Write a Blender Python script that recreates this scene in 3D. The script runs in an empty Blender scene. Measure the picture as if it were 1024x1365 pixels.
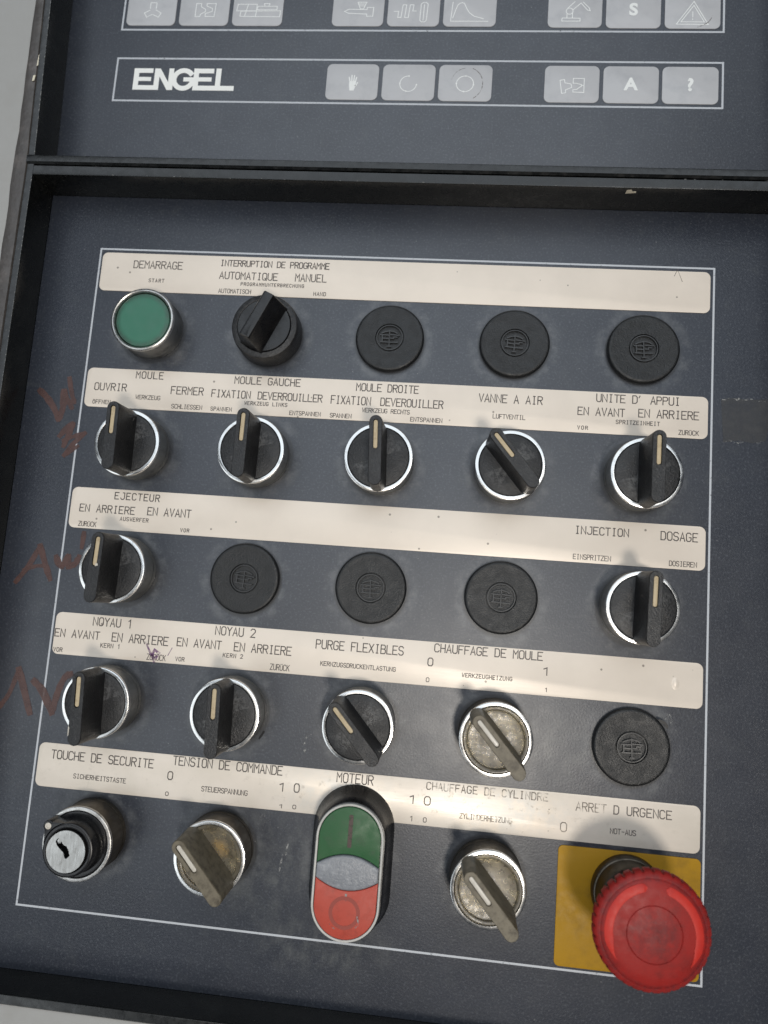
import bpy, bmesh, math, random
from mathutils import Vector, Matrix, Euler
random.seed(7)
S = 0.001                      # the scene is laid out in millimetres and written in metres
scene = bpy.context.scene
COL = scene.collection
PI = math.pi

# ------------------------------------------------------------------ camera
cam_d = bpy.data.cameras.new('camera')
cam = bpy.data.objects.new('camera', cam_d)
COL.objects.link(cam)
cam.matrix_world = Matrix(((0.99428912, -0.06432882, 0.08515248, 25.616581 * S),
                           (0.07407239, 0.99039999, -0.1167096, -3.627481 * S),
                           (-0.07682722, 0.12235054, 0.98950893, 264.922195 * S),
                           (0, 0, 0, 1)))
cam_d.sensor_fit = 'VERTICAL'
cam_d.sensor_height = 24
cam_d.sensor_width = 18
cam_d.lens = 905.15756 / 1365 * 24
cam_d.clip_start = 0.005
cam_d.clip_end = 50
cam_d.dof.use_dof = True
cam_d.dof.focus_distance = 0.262
cam_d.dof.aperture_fstop = 5.5
scene.camera = cam

# ------------------------------------------------------------------ light
world = bpy.data.worlds.new('World')
scene.world = world
world.use_nodes = True
world.node_tree.nodes['Background'].inputs[0].default_value = (0.75, 0.85, 1.0, 1)
world.node_tree.nodes['Background'].inputs[1].default_value = 0.06


def area(name, loc, target, sx, sy, radiance, color=(1, 1, 1)):
    d = bpy.data.lights.new(name, 'AREA')
    d.shape = 'RECTANGLE'
    d.size, d.size_y = sx, sy
    d.energy = radiance * sx * sy * PI
    d.color = color
    o = bpy.data.objects.new(name, d)
    COL.objects.link(o)
    o.location = loc
    o.rotation_euler = (Vector(target) - Vector(loc)).to_track_quat('-Z', 'Y').to_euler()
    return o


area('ceiling_fill', (-0.1, 1.40, 1.75), (0.0, 1.35, 0), 2.7, 2.6, 1.5, (0.84, 0.92, 1.0))  # bright ceiling as one area light, edge shaped so its reflection fades lower right
area('side_fill', (-1.45, -0.7, 1.7), (-1.45, -0.7, 0), 1.4, 1.4, 1.8, (0.90, 0.96, 1.0))  # added area light, placed so reflected light reaches the lower left
area('key_lamp', (0.20, -0.30, 0.86), (0.02, -0.02, 0), 0.12, 0.12, 80, (1.0, 0.93, 0.84))
area('second_lamp', (-0.09, -0.12, 0.90), (0.0, 0.0, 0), 0.16, 0.16, 4, (1.0, 0.94, 0.86))
area('third_lamp', (0.33, 0.13, 0.88), (0.0, 0.0, 0), 0.16, 0.16, 5, (1.0, 0.95, 0.88))

scene.view_settings.view_transform = 'Standard'
scene.view_settings.look = 'None'
scene.view_settings.exposure = -0.04
scene.view_settings.gamma = 1


# ------------------------------------------------------------------ materials
class NT:
    def __init__(s, name):
        s.m = bpy.data.materials.new(name)
        s.m.use_nodes = True
        s.t = s.m.node_tree
        s.b = s.t.nodes['Principled BSDF']
        s.out = s.t.nodes['Material Output']
        tc = s.t.nodes.new('ShaderNodeTexCoord')
        oi = s.t.nodes.new('ShaderNodeObjectInfo')
        mp = s.t.nodes.new('ShaderNodeVectorMath'); mp.operation = 'SCALE'
        mp.inputs['Scale'].default_value = 1000
        s.link(tc.outputs['Object'], mp.inputs[0])
        s.raw = mp.outputs[0]
        mu = s.t.nodes.new('ShaderNodeMath'); mu.operation = 'MULTIPLY'; mu.inputs[1].default_value = 300
        s.link(oi.outputs['Random'], mu.inputs[0])
        ad = s.t.nodes.new('ShaderNodeVectorMath'); ad.operation = 'ADD'
        s.link(s.raw, ad.inputs[0]); s.link(mu.outputs[0], ad.inputs[1])
        s.co = ad.outputs[0]          # millimetres, shifted per object

    def link(s, a, b): s.t.links.new(a, b)

    def noise(s, scale, detail=4, rough=.55, stretch=None, raw=False, dist=0):
        n = s.t.nodes.new('ShaderNodeTexNoise')
        n.inputs['Scale'].default_value = scale
        n.inputs['Detail'].default_value = detail
        n.inputs['Roughness'].default_value = rough
        n.inputs['Distortion'].default_value = dist
        v = s.raw if raw else s.co
        if stretch:
            q = s.t.nodes.new('ShaderNodeVectorMath'); q.operation = 'MULTIPLY'
            q.inputs[1].default_value = stretch
            s.link(v, q.inputs[0]); v = q.outputs[0]
        s.link(v, n.inputs['Vector'])
        return n.outputs['Fac']

    def voro(s, scale, raw=False):
        n = s.t.nodes.new('ShaderNodeTexVoronoi')
        n.inputs['Scale'].default_value = scale
        s.link(s.raw if raw else s.co, n.inputs['Vector'])
        return n.outputs['Distance']

    def ramp(s, fac, a, b, lo=0., hi=1.):
        n = s.t.nodes.new('ShaderNodeMapRange')
        n.interpolation_type = 'SMOOTHSTEP'
        n.inputs['From Min'].default_value = a; n.inputs['From Max'].default_value = b
        n.inputs['To Min'].default_value = lo; n.inputs['To Max'].default_value = hi
        s.link(fac, n.inputs['Value'])
        return n.outputs[0]

    def math(s, op, a, b=None, c=None):
        n = s.t.nodes.new('ShaderNodeMath'); n.operation = op
        for i, v in enumerate((a, b, c)):
            if v is None: continue
            if isinstance(v, (int, float)): n.inputs[i].default_value = v
            else: s.link(v, n.inputs[i])
        return n.outputs[0]

    def mix(s, fac, a, b):
        n = s.t.nodes.new('ShaderNodeMix'); n.data_type = 'RGBA'
        if isinstance(fac, (int, float)): n.inputs[0].default_value = fac
        else: s.link(fac, n.inputs[0])
        for i, v in ((6, a), (7, b)):
            if isinstance(v, tuple): n.inputs[i].default_value = (*v[:3], 1)
            else: s.link(v, n.inputs[i])
        return n.outputs[2]

    def xyz(s):
        n = s.t.nodes.new('ShaderNodeSeparateXYZ'); s.link(s.raw, n.inputs[0]); return n.outputs

    def spot(s, x, y, rx, ry):
        """soft mask round a spot of the surface, in millimetres"""
        X = s.xyz()
        a = s.math('DIVIDE', s.math('SUBTRACT', X[0], x), rx)
        b = s.math('DIVIDE', s.math('SUBTRACT', X[1], y), ry)
        d = s.math('SQRT', s.math('ADD', s.math('MULTIPLY', a, a), s.math('MULTIPLY', b, b)))
        return s.ramp(d, 1.0, 0.2)

    def bump(s, h, strength, dist, prev=None):
        n = s.t.nodes.new('ShaderNodeBump')
        n.inputs['Strength'].default_value = strength
        n.inputs['Distance'].default_value = dist * S
        s.link(h, n.inputs['Height'])
        if prev is not None: s.link(prev, n.inputs['Normal'])
        s.link(n.outputs[0], s.b.inputs['Normal'])
        return n.outputs[0]

    def base(s, c):
        if isinstance(c, tuple): s.b.inputs['Base Color'].default_value = (*c[:3], 1)
        else: s.link(c, s.b.inputs['Base Color'])

    def set(s, k, v):
        if isinstance(v, (int, float, tuple)): s.b.inputs[k].default_value = v
        else: s.link(v, s.b.inputs[k])

    def alpha(s, v): s.link(v, s.b.inputs['Alpha'])


M = {}


def plastic(name, col, rough, grain=(2.2, .35, .12), dirt=(.10, .10, .10), dirt_amt=.35, spec=.5, dscale=.12):
    n = NT(name)
    d = n.ramp(n.noise(dscale, 5, .6), .45, .8, 0, dirt_amt)
    n.base(n.mix(d, col, dirt))
    n.set('Roughness', n.ramp(n.noise(.35, 4), .3, .7, rough - .07, rough + .09))
    n.set('Specular IOR Level', spec)
    if grain: n.bump(n.noise(grain[0], 3, .6), grain[1], grain[2])
    M[name] = n.m
    return n


def metal(name, col, r0, r1, streak=None, scale=.4, dirt=(.08, .07, .05), dirt_amt=.3, bumpv=.1):
    n = NT(name)
    n.set('Metallic', 1.0)
    d = n.ramp(n.noise(.25, 5, .65), .5, .78, 0, dirt_amt)
    n.base(n.mix(d, col, dirt))
    f = n.noise(scale, 5, .6, streak)
    n.set('Roughness', n.ramp(f, .3, .7, r0, r1))
    n.bump(f, bumpv, .06)
    M[name] = n.m
    return n


# painted panel sheet: dusty blue grey, fine texture, halos of dust round the controls, hand grime low down
def panel_mat(name, lower):
    n = NT(name)
    g = n.noise(1.1, 3, .7, raw=True)
    big = n.noise(.018, 5, .6, raw=True)
    mid = n.noise(.13, 6, .68, raw=True)
    col = n.mix(n.ramp(big, .35, .7), (.017, .021, .032), (.021, .026, .039))
    col = n.mix(n.ramp(g, .50, .70, 0, .75), col, (.066, .074, .090))
    col = n.mix(n.ramp(mid, .52, .78, 0, .35), col, (.055, .06, .064))
    if lower:
        X = n.xyz()
        inside = n.math('MULTIPLY', n.ramp(n.math('ABSOLUTE', X[0]), 123, 120), n.ramp(n.math('ABSOLUTE', X[1]), 128, 125))
        def cell(c, off, p):
            a = n.math('DIVIDE', n.math('ADD', c, off), p)
            a = n.math('SUBTRACT', n.math('FRACT', a), .5)
            return n.math('MULTIPLY', a, p)
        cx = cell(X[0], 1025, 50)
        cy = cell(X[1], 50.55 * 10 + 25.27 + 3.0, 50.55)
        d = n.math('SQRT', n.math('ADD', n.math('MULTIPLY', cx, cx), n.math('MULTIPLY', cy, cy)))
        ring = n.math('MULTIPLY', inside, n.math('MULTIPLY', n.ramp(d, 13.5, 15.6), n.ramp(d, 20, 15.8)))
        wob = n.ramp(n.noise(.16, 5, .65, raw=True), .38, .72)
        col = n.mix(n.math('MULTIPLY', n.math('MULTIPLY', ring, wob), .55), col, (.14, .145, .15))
        edge = n.math('MULTIPLY', inside, n.math('MULTIPLY', n.ramp(d, 15.2, 14.0), n.ramp(d, 12.0, 13.0)))  # contact shade at the foot of each control, painted into the colour
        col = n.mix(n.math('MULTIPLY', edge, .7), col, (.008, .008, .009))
        # hand grime and cloudy residue between the lower controls
        sp = n.math('MAXIMUM', n.spot(-28, -108, 34, 30), n.spot(-8, -134, 42, 15))
        sp = n.math('MAXIMUM', sp, n.math('MULTIPLY', n.spot(75, -56, 24, 18), .9))
        cl = n.ramp(n.noise(.16, 7, .70, (1, .6, 1), raw=True), .40, .72)
        col = n.mix(n.math('MULTIPLY', n.math('MULTIPLY', sp, cl), .5), col, (.13, .135, .13))
        cl2 = n.ramp(n.noise(.5, 4, .6, raw=True), .62, .72)
        col = n.mix(n.math('MULTIPLY', n.math('MULTIPLY', sp, cl2), .3), col, (.015, .015, .016))
        # vertical runs below the first row
        run = n.ramp(n.noise(.35, 3, .5, (1, .06, 1), raw=True), .60, .72)
        rm = n.math('MULTIPLY', n.spot(-50, 76, 30, 16), run)
        col = n.mix(n.math('MULTIPLY', rm, .7), col, (.013, .014, .018))
    wipe = n.ramp(n.noise(.5, 5, .7, (.10, 1.0, 1), raw=True, dist=.3), .56, .74)
    wm = n.ramp(n.noise(.022, 3, .5, raw=True), .45, .65)
    col = n.mix(n.math('MULTIPLY', n.math('MULTIPLY', wipe, wm), .45), col, (.060, .066, .076))
    specks = n.ramp(n.voro(.11, True), .035, .02)
    col = n.mix(n.math('MULTIPLY', specks, .5), col, (.2, .2, .2))
    n.base(col)
    n.set('Roughness', n.ramp(n.noise(.09, 5, .6, raw=True), .3, .7, .40, .45))
    n.set('Specular IOR Level', 1.0)
    b = n.bump(n.noise(1.3, 3, .65, raw=True), .45, .13)
    n.bump(n.noise(.05, 3, .5, raw=True), .08, .4, b)
    M[name] = n.m


panel_mat('lower_panel', True)
panel_mat('upper_panel', False)

# anodised label strip: cream, fine horizontal brushing, stains and specks
n = NT('label_strip')
br = n.noise(1.6, 4, .6, (.06, 3.0, 1))
bl = n.noise(.05, 5, .6)
c = n.mix(n.ramp(bl, .35, .7), (.80, .71, .61), (.755, .67, .575))
c = n.mix(n.ramp(n.noise(.22, 6, .7), .66, .84, 0, .4), c, (.42, .34, .24))
c = n.mix(n.ramp(n.voro(.13), .07, .045, 0, .7), c, (.10, .08, .06))
n.base(c)
n.set('Metallic', .10)
n.set('Roughness', n.ramp(br, .3, .7, .36, .42))
n.set('Specular IOR Level', .5)
n.bump(n.noise(.07, 3, .5), .12, .4, n.bump(br, .05, .02))
M['label_strip'] = n.m
# the lowest strip is rubbed down by hands to the bare metal
n = NT('worn_label_strip')
br = n.noise(1.6, 4, .6, (.06, 3.0, 1))
c = n.mix(n.ramp(n.noise(.05, 5, .6), .35, .7), (.76, .68, .59), (.70, .63, .54))
rub = n.math('MAXIMUM', n.spot(52, 0, 40, 12), n.math('MULTIPLY', n.spot(-5, 0, 34, 12), .7))
c = n.mix(n.math('MULTIPLY', rub, n.ramp(n.noise(.16, 6, .7), .35, .62)), c, (.62, .60, .56))
c = n.mix(n.math('MULTIPLY', n.ramp(n.noise(.3, 6, .7), .56, .74, 0, .7), n.math('ADD', rub, .25)), c, (.25, .21, .16))
pit = n.ramp(n.voro(.55), .16, .09)
pm = n.math('MULTIPLY', n.math('MULTIPLY', pit, n.spot(64, 0, 22, 12)), n.ramp(n.noise(.2, 3), .48, .6))
c = n.mix(pm, c, (.09, .07, .05))
n.base(c)
n.set('Metallic', n.math('ADD', n.math('MULTIPLY', rub, .40), .15))
n.set('Roughness', n.ramp(br, .3, .7, .38, .48))
n.bump(n.noise(.09, 4, .5), .2, .4, n.bump(br, .06, .02))
M['worn_label_strip'] = n.m


def ink(name, col, lo, hi, scale=.5, rough=.5):
    n = NT(name)
    n.base(col); n.set('Roughness', rough)
    n.alpha(n.ramp(n.noise(scale, 4, .6), lo, hi))
    M[name] = n.m


ink('strip_ink', (.060, .048, .042), .12, .36, 1.2)
ink('worn_strip_ink', (.17, .14, .11), .28, .66, .25)
ink('symbol_ink', (.80, .81, .79), .05, .2)
ink('white_line', (.50, .52, .55), .20, .40, .6)
ink('marker_ink', (.092, .044, .036), -.55, .95, .30, .40)
ink('purple_ink', (.20, .085, .22), .20, .75, .5)
ink('scuff_ink', (.12, .10, .08), .40, .62, .6)
ink('tape_residue', (.060, .060, .062), -.3, 1.3, .30, .46)
ink('scuff_and_highlight', (.30, .30, .29), .42, .66, .8, .7)
ink('black_scratch', (.004, .004, .005), .30, .40, .8, .3)
ink('button_mark', (.06, .035, .03), .25, .5, .8, .4)
ink('red_mark', (.28, .045, .03), .15, .4, .8, .5)

n = NT('logo_white'); n.base((.86, .86, .82)); n.set('Roughness', .4); M['logo_white'] = n.m
n = plastic('key_film', (.48, .48, .49), .38, (1.2, .06, .05), (.30, .31, .33), .4, .5)
n = NT('black_plastic')
geo = n.t.nodes.new('ShaderNodeNewGeometry')
wear = n.math('MULTIPLY', n.ramp(geo.outputs['Pointiness'], .51, .60), n.ramp(n.noise(.7, 5, .7), .40, .62))
c = n.mix(n.ramp(n.noise(.16, 5, .65), .45, .8, 0, .4), (.009, .009, .010), (.030, .030, .029))
c = n.mix(n.ramp(n.noise(1.5, 3, .7), .52, .68, 0, .7), c, (.036, .037, .040))
n.base(n.mix(n.math('MULTIPLY', wear, .6), c, (.12, .12, .12)))
n.set('Roughness', n.ramp(n.noise(.2, 5, .6), .3, .7, .33, .50))
n.bump(n.noise(1.5, 3, .65), .9, .22)
M['black_plastic'] = n.m
plastic('smooth_black', (.007, .007, .008), .28, (1.5, .15, .05), (.05, .05, .05), .25, .5)
plastic('plug_plastic', (.006, .0065, .007), .42, (1.5, .9, .22), (.018, .019, .02), .5, .5)
plastic('frame_paint', (.004, .0045, .0045), .27, (1.1, .22, .08), (.03, .032, .03), .25, .6)
plastic('pointer_cream', (.50, .40, .25), .45, (1.5, .15, .05), (.25, .17, .08), .6, .5, .6)
plastic('pointer_white', (.58, .54, .47), .35, (1.5, .15, .05), (.3, .26, .2), .5, .5, .6)
n = plastic('green_lens', (.038, .165, .105), .42, (1.2, .10, .05), (.05, .13, .09), .3, .45)
g1 = n.b.inputs['Base Color'].links[0].from_socket
X = n.xyz()
rad = n.math('SQRT', n.math('ADD', n.math('MULTIPLY', X[0], X[0]), n.math('MULTIPLY', X[1], X[1])))
n.base(n.mix(n.math('MULTIPLY', n.ramp(rad, 8.4, 11.0), n.ramp(n.noise(.3, 5, .6), .25, .6, .35, .9)), g1, (.045, .085, .065)))
plastic('green_cap', (.018, .095, .030), .46, (2.4, .35, .10), (.05, .07, .045), .55, .45, .25)
plastic('red_cap', (.44, .060, .036), .48, (2.4, .35, .10), (.22, .035, .022), .5, .45, .3)
plastic('grey_lens', (.21, .22, .24), .38, (1.0, .9, .25), (.40, .41, .43), .6, .6, .4)
plastic('grey_bezel', (.50, .49, .46), .40, (1.2, .1, .05), (.22, .21, .19), .4, .5, .3)
plastic('yellow_plate', (.40, .215, .010), .5, (1.6, .3, .1), (.24, .135, .015), .7, .25)
n = plastic('red_mushroom', (.29, .016, .013), .5, (1.6, .4, .14), (.16, .014, .012), .8, .28, .16)
g1 = n.b.inputs['Base Color'].links[0].from_socket
X = n.xyz()
rad = n.math('SQRT', n.math('ADD', n.math('MULTIPLY', X[0], X[0]), n.math('MULTIPLY', X[1], X[1])))
grime = n.math('MULTIPLY', n.math('MAXIMUM', n.ramp(rad, 10.5, 5.0, 0, .8), n.ramp(n.math('ABSOLUTE', n.math('SUBTRACT', rad, 16.3)), 1.6, .2)), n.ramp(n.noise(.5, 6, .7), .32, .62))
g2 = n.mix(n.math('MULTIPLY', grime, .62), g1, (.095, .018, .020))
dust = n.ramp(n.noise(1.1, 5, .75), .60, .74)
n.base(n.mix(n.math('MULTIPLY', dust, .3), g2, (.26, .08, .075)))
n.set('Subsurface Weight', .08); n.set('Subsurface Radius', (.004, .001, .001)); n.set('Subsurface Scale', .6)
n = plastic('red_arrow', (.50, .030, .020), .5, (1.8, .2, .08), (.30, .016, .018), .6, .3, .2)
plastic('gasket', (.065, .058, .054), .38, (.5, .55, .5), (.15, .13, .12), .6, .5, .12)
plastic('housing_paint', (.34, .335, .32), .5, (.6, .12, .1), (.30, .29, .27), .45, .5, .05)
plastic('bare_cream', (.72, .66, .52), .5, None)
metal('chrome', (.70, .70, .69), .15, .30, None, .14, (.26, .25, .23), .6, .08)
metal('collar_metal', (.32, .32, .31), .28, .48, (1, 1, .15), .5, (.10, .09, .08), .6, .15)
metal('dirty_collar', (.12, .105, .085), .34, .55, (1, 1, .3), .4, (.04, .035, .028), .8, .2)
metal('worn_chrome', (.60, .59, .57), .26, .44, None, 1.1, (.14, .13, .11), .7, .15)
metal('key_steel', (.40, .395, .38), .24, .44, (1, .15, 1), 1.2, (.17, .16, .15), .7, .35)
n = NT('dark_hole'); n.base((.004, .004, .004)); n.set('Roughness', .4); M['dark_hole'] = n.m

# smoky, yellowed clear plastic of the illuminated switches and what shows beneath it
n = NT('smoky_clear')
d = n.ramp(n.noise(.16, 4, .6), .42, .72)
n.base(n.mix(d, (.62, .56, .44), (.40, .35, .25)))
n.set('Roughness', n.ramp(n.noise(.5, 4), .3, .7, .22, .42))
n.set('Transmission Weight', .85)
n.set('IOR', 1.46)
n.bump(n.noise(.3, 3, .5), .15, .2)
M['smoky_clear'] = n.m
n = NT('lamp_reflector')
d = n.ramp(n.noise(.13, 4, .6, dist=1.2), .38, .64)
c = n.mix(d, (.50, .45, .33), (.09, .075, .05))
n.base(c); n.set('Metallic', .35); n.set('Roughness', .4)
n.bump(n.noise(.18, 3), .6, 1.2)
M['lamp_reflector'] = n.m
plastic('emblem_plastic', (.022, .023, .024), .42, (1.5, .5, .1), (.05, .05, .05), .5, .6)  # plug plastic made lighter, sheen of the raised emblem put into its colour
n = NT('amber_reflector')
d = n.ramp(n.noise(.13, 4, .6, dist=1.2), .38, .60)
c = n.mix(d, (.50, .44, .30), (.10, .08, .05))
c = n.mix(n.spot(1.8, 2.0, 5.5, 5.0), c, (.85, .50, .03))
n.base(c); n.set('Metallic', .3); n.set('Roughness', .4)
n.bump(n.noise(.18, 3), .6, 1.2)
M['amber_reflector'] = n.m


# ------------------------------------------------------------------ mesh helpers (mm in, metres out)
def mesh_obj(name, verts, faces, mat, parent=None, loc=(0, 0, 0), rz=0, smooth=35, kind=None):
    me = bpy.data.meshes.new(name)
    me.from_pydata([(v[0] * S, v[1] * S, v[2] * S) for v in verts], [], faces)
    bm = bmesh.new(); bm.from_mesh(me)
    bmesh.ops.recalc_face_normals(bm, faces=bm.faces[:])
    bm.to_mesh(me); bm.free()
    if smooth:
        me.polygons.foreach_set('use_smooth', [True] * len(me.polygons))
        me.set_sharp_from_angle(angle=math.radians(smooth))
    me.materials.append(M[mat])
    o = bpy.data.objects.new(name, me)
    COL.objects.link(o)
    o.location = tuple(c * S for c in loc)
    o.rotation_euler[2] = rz
    if parent: o.parent = parent
    if kind: o['kind'] = kind
    return o


def thing(name, label, cat, loc=(0, 0, 0), rz=0, group=None):
    o = bpy.data.objects.new(name, None)
    o.empty_display_size = .01
    COL.objects.link(o)
    o.location = tuple(c * S for c in loc); o.rotation_euler[2] = rz
    o['label'] = label; o['category'] = cat
    if group: o['group'] = group
    return o


class G:
    """collects geometry"""
    def __init__(s): s.v = []; s.f = []

    def loft(s, rings, cap0=True, cap1=True):
        b = len(s.v); k = len(rings[0])
        for r in rings: s.v += r
        for i in range(len(rings) - 1):
            for j in range(k):
                a = b + i * k + j; c = b + i * k + (j + 1) % k
                s.f.append((a, c, c + k, a + k))
        if cap0: s.f.append(tuple(b + j for j in reversed(range(k))))
        if cap1: s.f.append(tuple(b + (len(rings) - 1) * k + j for j in range(k)))

    def lathe(s, prof, seg=96, cx=0, cy=0, fn=None, cap0=False, cap1=True):
        rings = []
        for r, z in prof:
            ring = []
            for j in range(seg):
                t = 2 * PI * j / seg
                rr = fn(r, z, j) if fn else r
                ring.append((cx + rr * math.cos(t), cy + rr * math.sin(t), z))
            rings.append(ring)
        s.loft(rings, cap0, cap1)

    def prism(s, poly, z0, z1, bev=0.0, cap0=False):
        r = [[(x, y, z0) for x, y in poly]]
        if bev:
            r.append([(x, y, z1 - bev) for x, y in poly])
            for k in (1, 2):
                a = k / 2 * PI / 2
                q = inset(poly, bev * (1 - math.cos(a)))
                r.append([(x, y, z1 - bev + bev * math.sin(a)) for x, y in q])
        else:
            r.append([(x, y, z1) for x, y in poly])
        s.loft(r, cap0, True)

    def box(s, x0, y0, z0, x1, y1, z1, bev=0):
        s.prism([(x0, y0), (x1, y0), (x1, y1), (x0, y1)], z0, z1, bev, True)

    def ribbon(s, pts, w, z, h=0.0, closed=False, caps=False):
        """flat mitred stroke, h > 0 gives it sides"""
        P = [Vector(p) for p in pts]
        n = len(P); L = []; R = []
        ws = w if isinstance(w, (list, tuple)) else [w] * n
        for i in range(n):
            if closed: a, b, c = P[i - 1], P[i], P[(i + 1) % n]
            else: a, b, c = P[max(i - 1, 0)], P[i], P[min(i + 1, n - 1)]
            d1 = (b - a).normalized() if (b - a).length > 1e-9 else None
            d2 = (c - b).normalized() if (c - b).length > 1e-9 else None
            d1 = d1 or d2; d2 = d2 or d1
            n1 = Vector((-d1.y, d1.x)); n2 = Vector((-d2.y, d2.x))
            m = n1 + n2
            if m.length < .3: m = n1.copy()
            m.normalize()
            k = 1 / max(.45, m.dot(n1))
            off = m * (ws[i] / 2 * k)
            if not closed and i == 0: b = b - d1 * ws[i] / 2 * .9
            if not closed and i == n - 1: b = b + d2 * ws[i] / 2 * .9
            L.append(b + off); R.append(b - off)
        b0 = len(s.v); m = n if closed else n - 1
        s.v += [(p.x, p.y, z + h) for p in L] + [(p.x, p.y, z + h) for p in R]
        if h: s.v += [(p.x, p.y, z) for p in L] + [(p.x, p.y, z) for p in R]
        for i in range(m):
            j = (i + 1) % n
            s.f.append((b0 + i, b0 + j, b0 + n + j, b0 + n + i))
            if h:
                s.f.append((b0 + i, b0 + 2 * n + i, b0 + 2 * n + j, b0 + j))
                s.f.append((b0 + n + j, b0 + 3 * n + j, b0 + 3 * n + i, b0 + n + i))
        if h and not closed:
            for i in (0, n - 1): s.f.append((b0 + i, b0 + n + i, b0 + 3 * n + i, b0 + 2 * n + i))

    def obj(s, name, mat, parent=None, **k): return mesh_obj(name, s.v, s.f, mat, parent, **k)


def inset(poly, d):
    n = len(poly); out = []
    A = sum(poly[i][0] * poly[(i + 1) % n][1] - poly[(i + 1) % n][0] * poly[i][1] for i in range(n))
    sg = 1 if A > 0 else -1
    for i in range(n):
        a = Vector(poly[i - 1]); b = Vector(poly[i]); c = Vector(poly[(i + 1) % n])
        d1 = (b - a).normalized(); d2 = (c - b).normalized()
        n1 = Vector((-d1.y, d1.x)) * sg; n2 = Vector((-d2.y, d2.x)) * sg
        m = (n1 + n2).normalized()
        q = b + m * (d / max(.5, m.dot(n1)))
        out.append((q.x, q.y))
    return out


def rrect(x0, y0, x1, y1, r, k=6):
    P = []
    for cx, cy, a0 in ((x1 - r, y1 - r, 0), (x0 + r, y1 - r, 90), (x0 + r, y0 + r, 180), (x1 - r, y0 + r, 270)):
        for i in range(k + 1):
            a = math.radians(a0 + 90 * i / k)
            P.append((cx + r * math.cos(a), cy + r * math.sin(a)))
    return P


def capsule(hw, hl, k=10):
    """upright stadium of half width hw and half length hl"""
    P = []
    for cy, a0 in ((hl - hw, 0), (-(hl - hw), 180)):
        for i in range(k + 1):
            a = math.radians(a0 + 180 * i / k)
            P.append((hw * math.cos(a), cy + hw * math.sin(a)))
    return P


def arc(cx, cy, r, a0, a1, k=32):
    return [(cx + r * math.cos(math.radians(a0 + (a1 - a0) * i / k)), cy + r * math.sin(math.radians(a0 + (a1 - a0) * i / k))) for i in range(k + 1)]


def holed_plate(name, outer, hole, z, depth, mat, parent, floor_mat=None, **k):
    """flat top face with a real recess cut into it"""
    bm = bmesh.new()
    def loop(p):
        vs = [bm.verts.new((x * S, y * S, z * S)) for x, y in p]
        return vs, [bm.edges.new((vs[i], vs[(i + 1) % len(vs)])) for i in range(len(vs))]
    vo, eo = loop(outer); vh, eh = loop(hole)
    bmesh.ops.triangle_fill(bm, use_beauty=True, edges=eo + eh, normal=(0, 0, 1))
    n = len(vh)
    low = [bm.verts.new((x * S, y * S, (z - depth) * S)) for x, y in hole]
    for i in range(n):
        bm.faces.new((vh[i], vh[(i + 1) % n], low[(i + 1) % n], low[i]))
    f = bm.faces.new(low)
    bmesh.ops.recalc_face_normals(bm, faces=bm.faces[:])
    me = bpy.data.meshes.new(name); bm.to_mesh(me); bm.free()
    me.materials.append(M[mat])
    if floor_mat:
        me.materials.append(M[floor_mat])
        for p in me.polygons:
            c = p.center
            if c.z < (z - depth * .25) * S: p.material_index = 1
    o = bpy.data.objects.new(name, me); COL.objects.link(o); o.parent = parent
    return o


def copy_tree(o, parent=None):
    c = o.copy(); COL.objects.link(c)
    if parent: c.parent = parent
    for ch in o.children[:]: copy_tree(ch, c)
    return c


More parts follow.
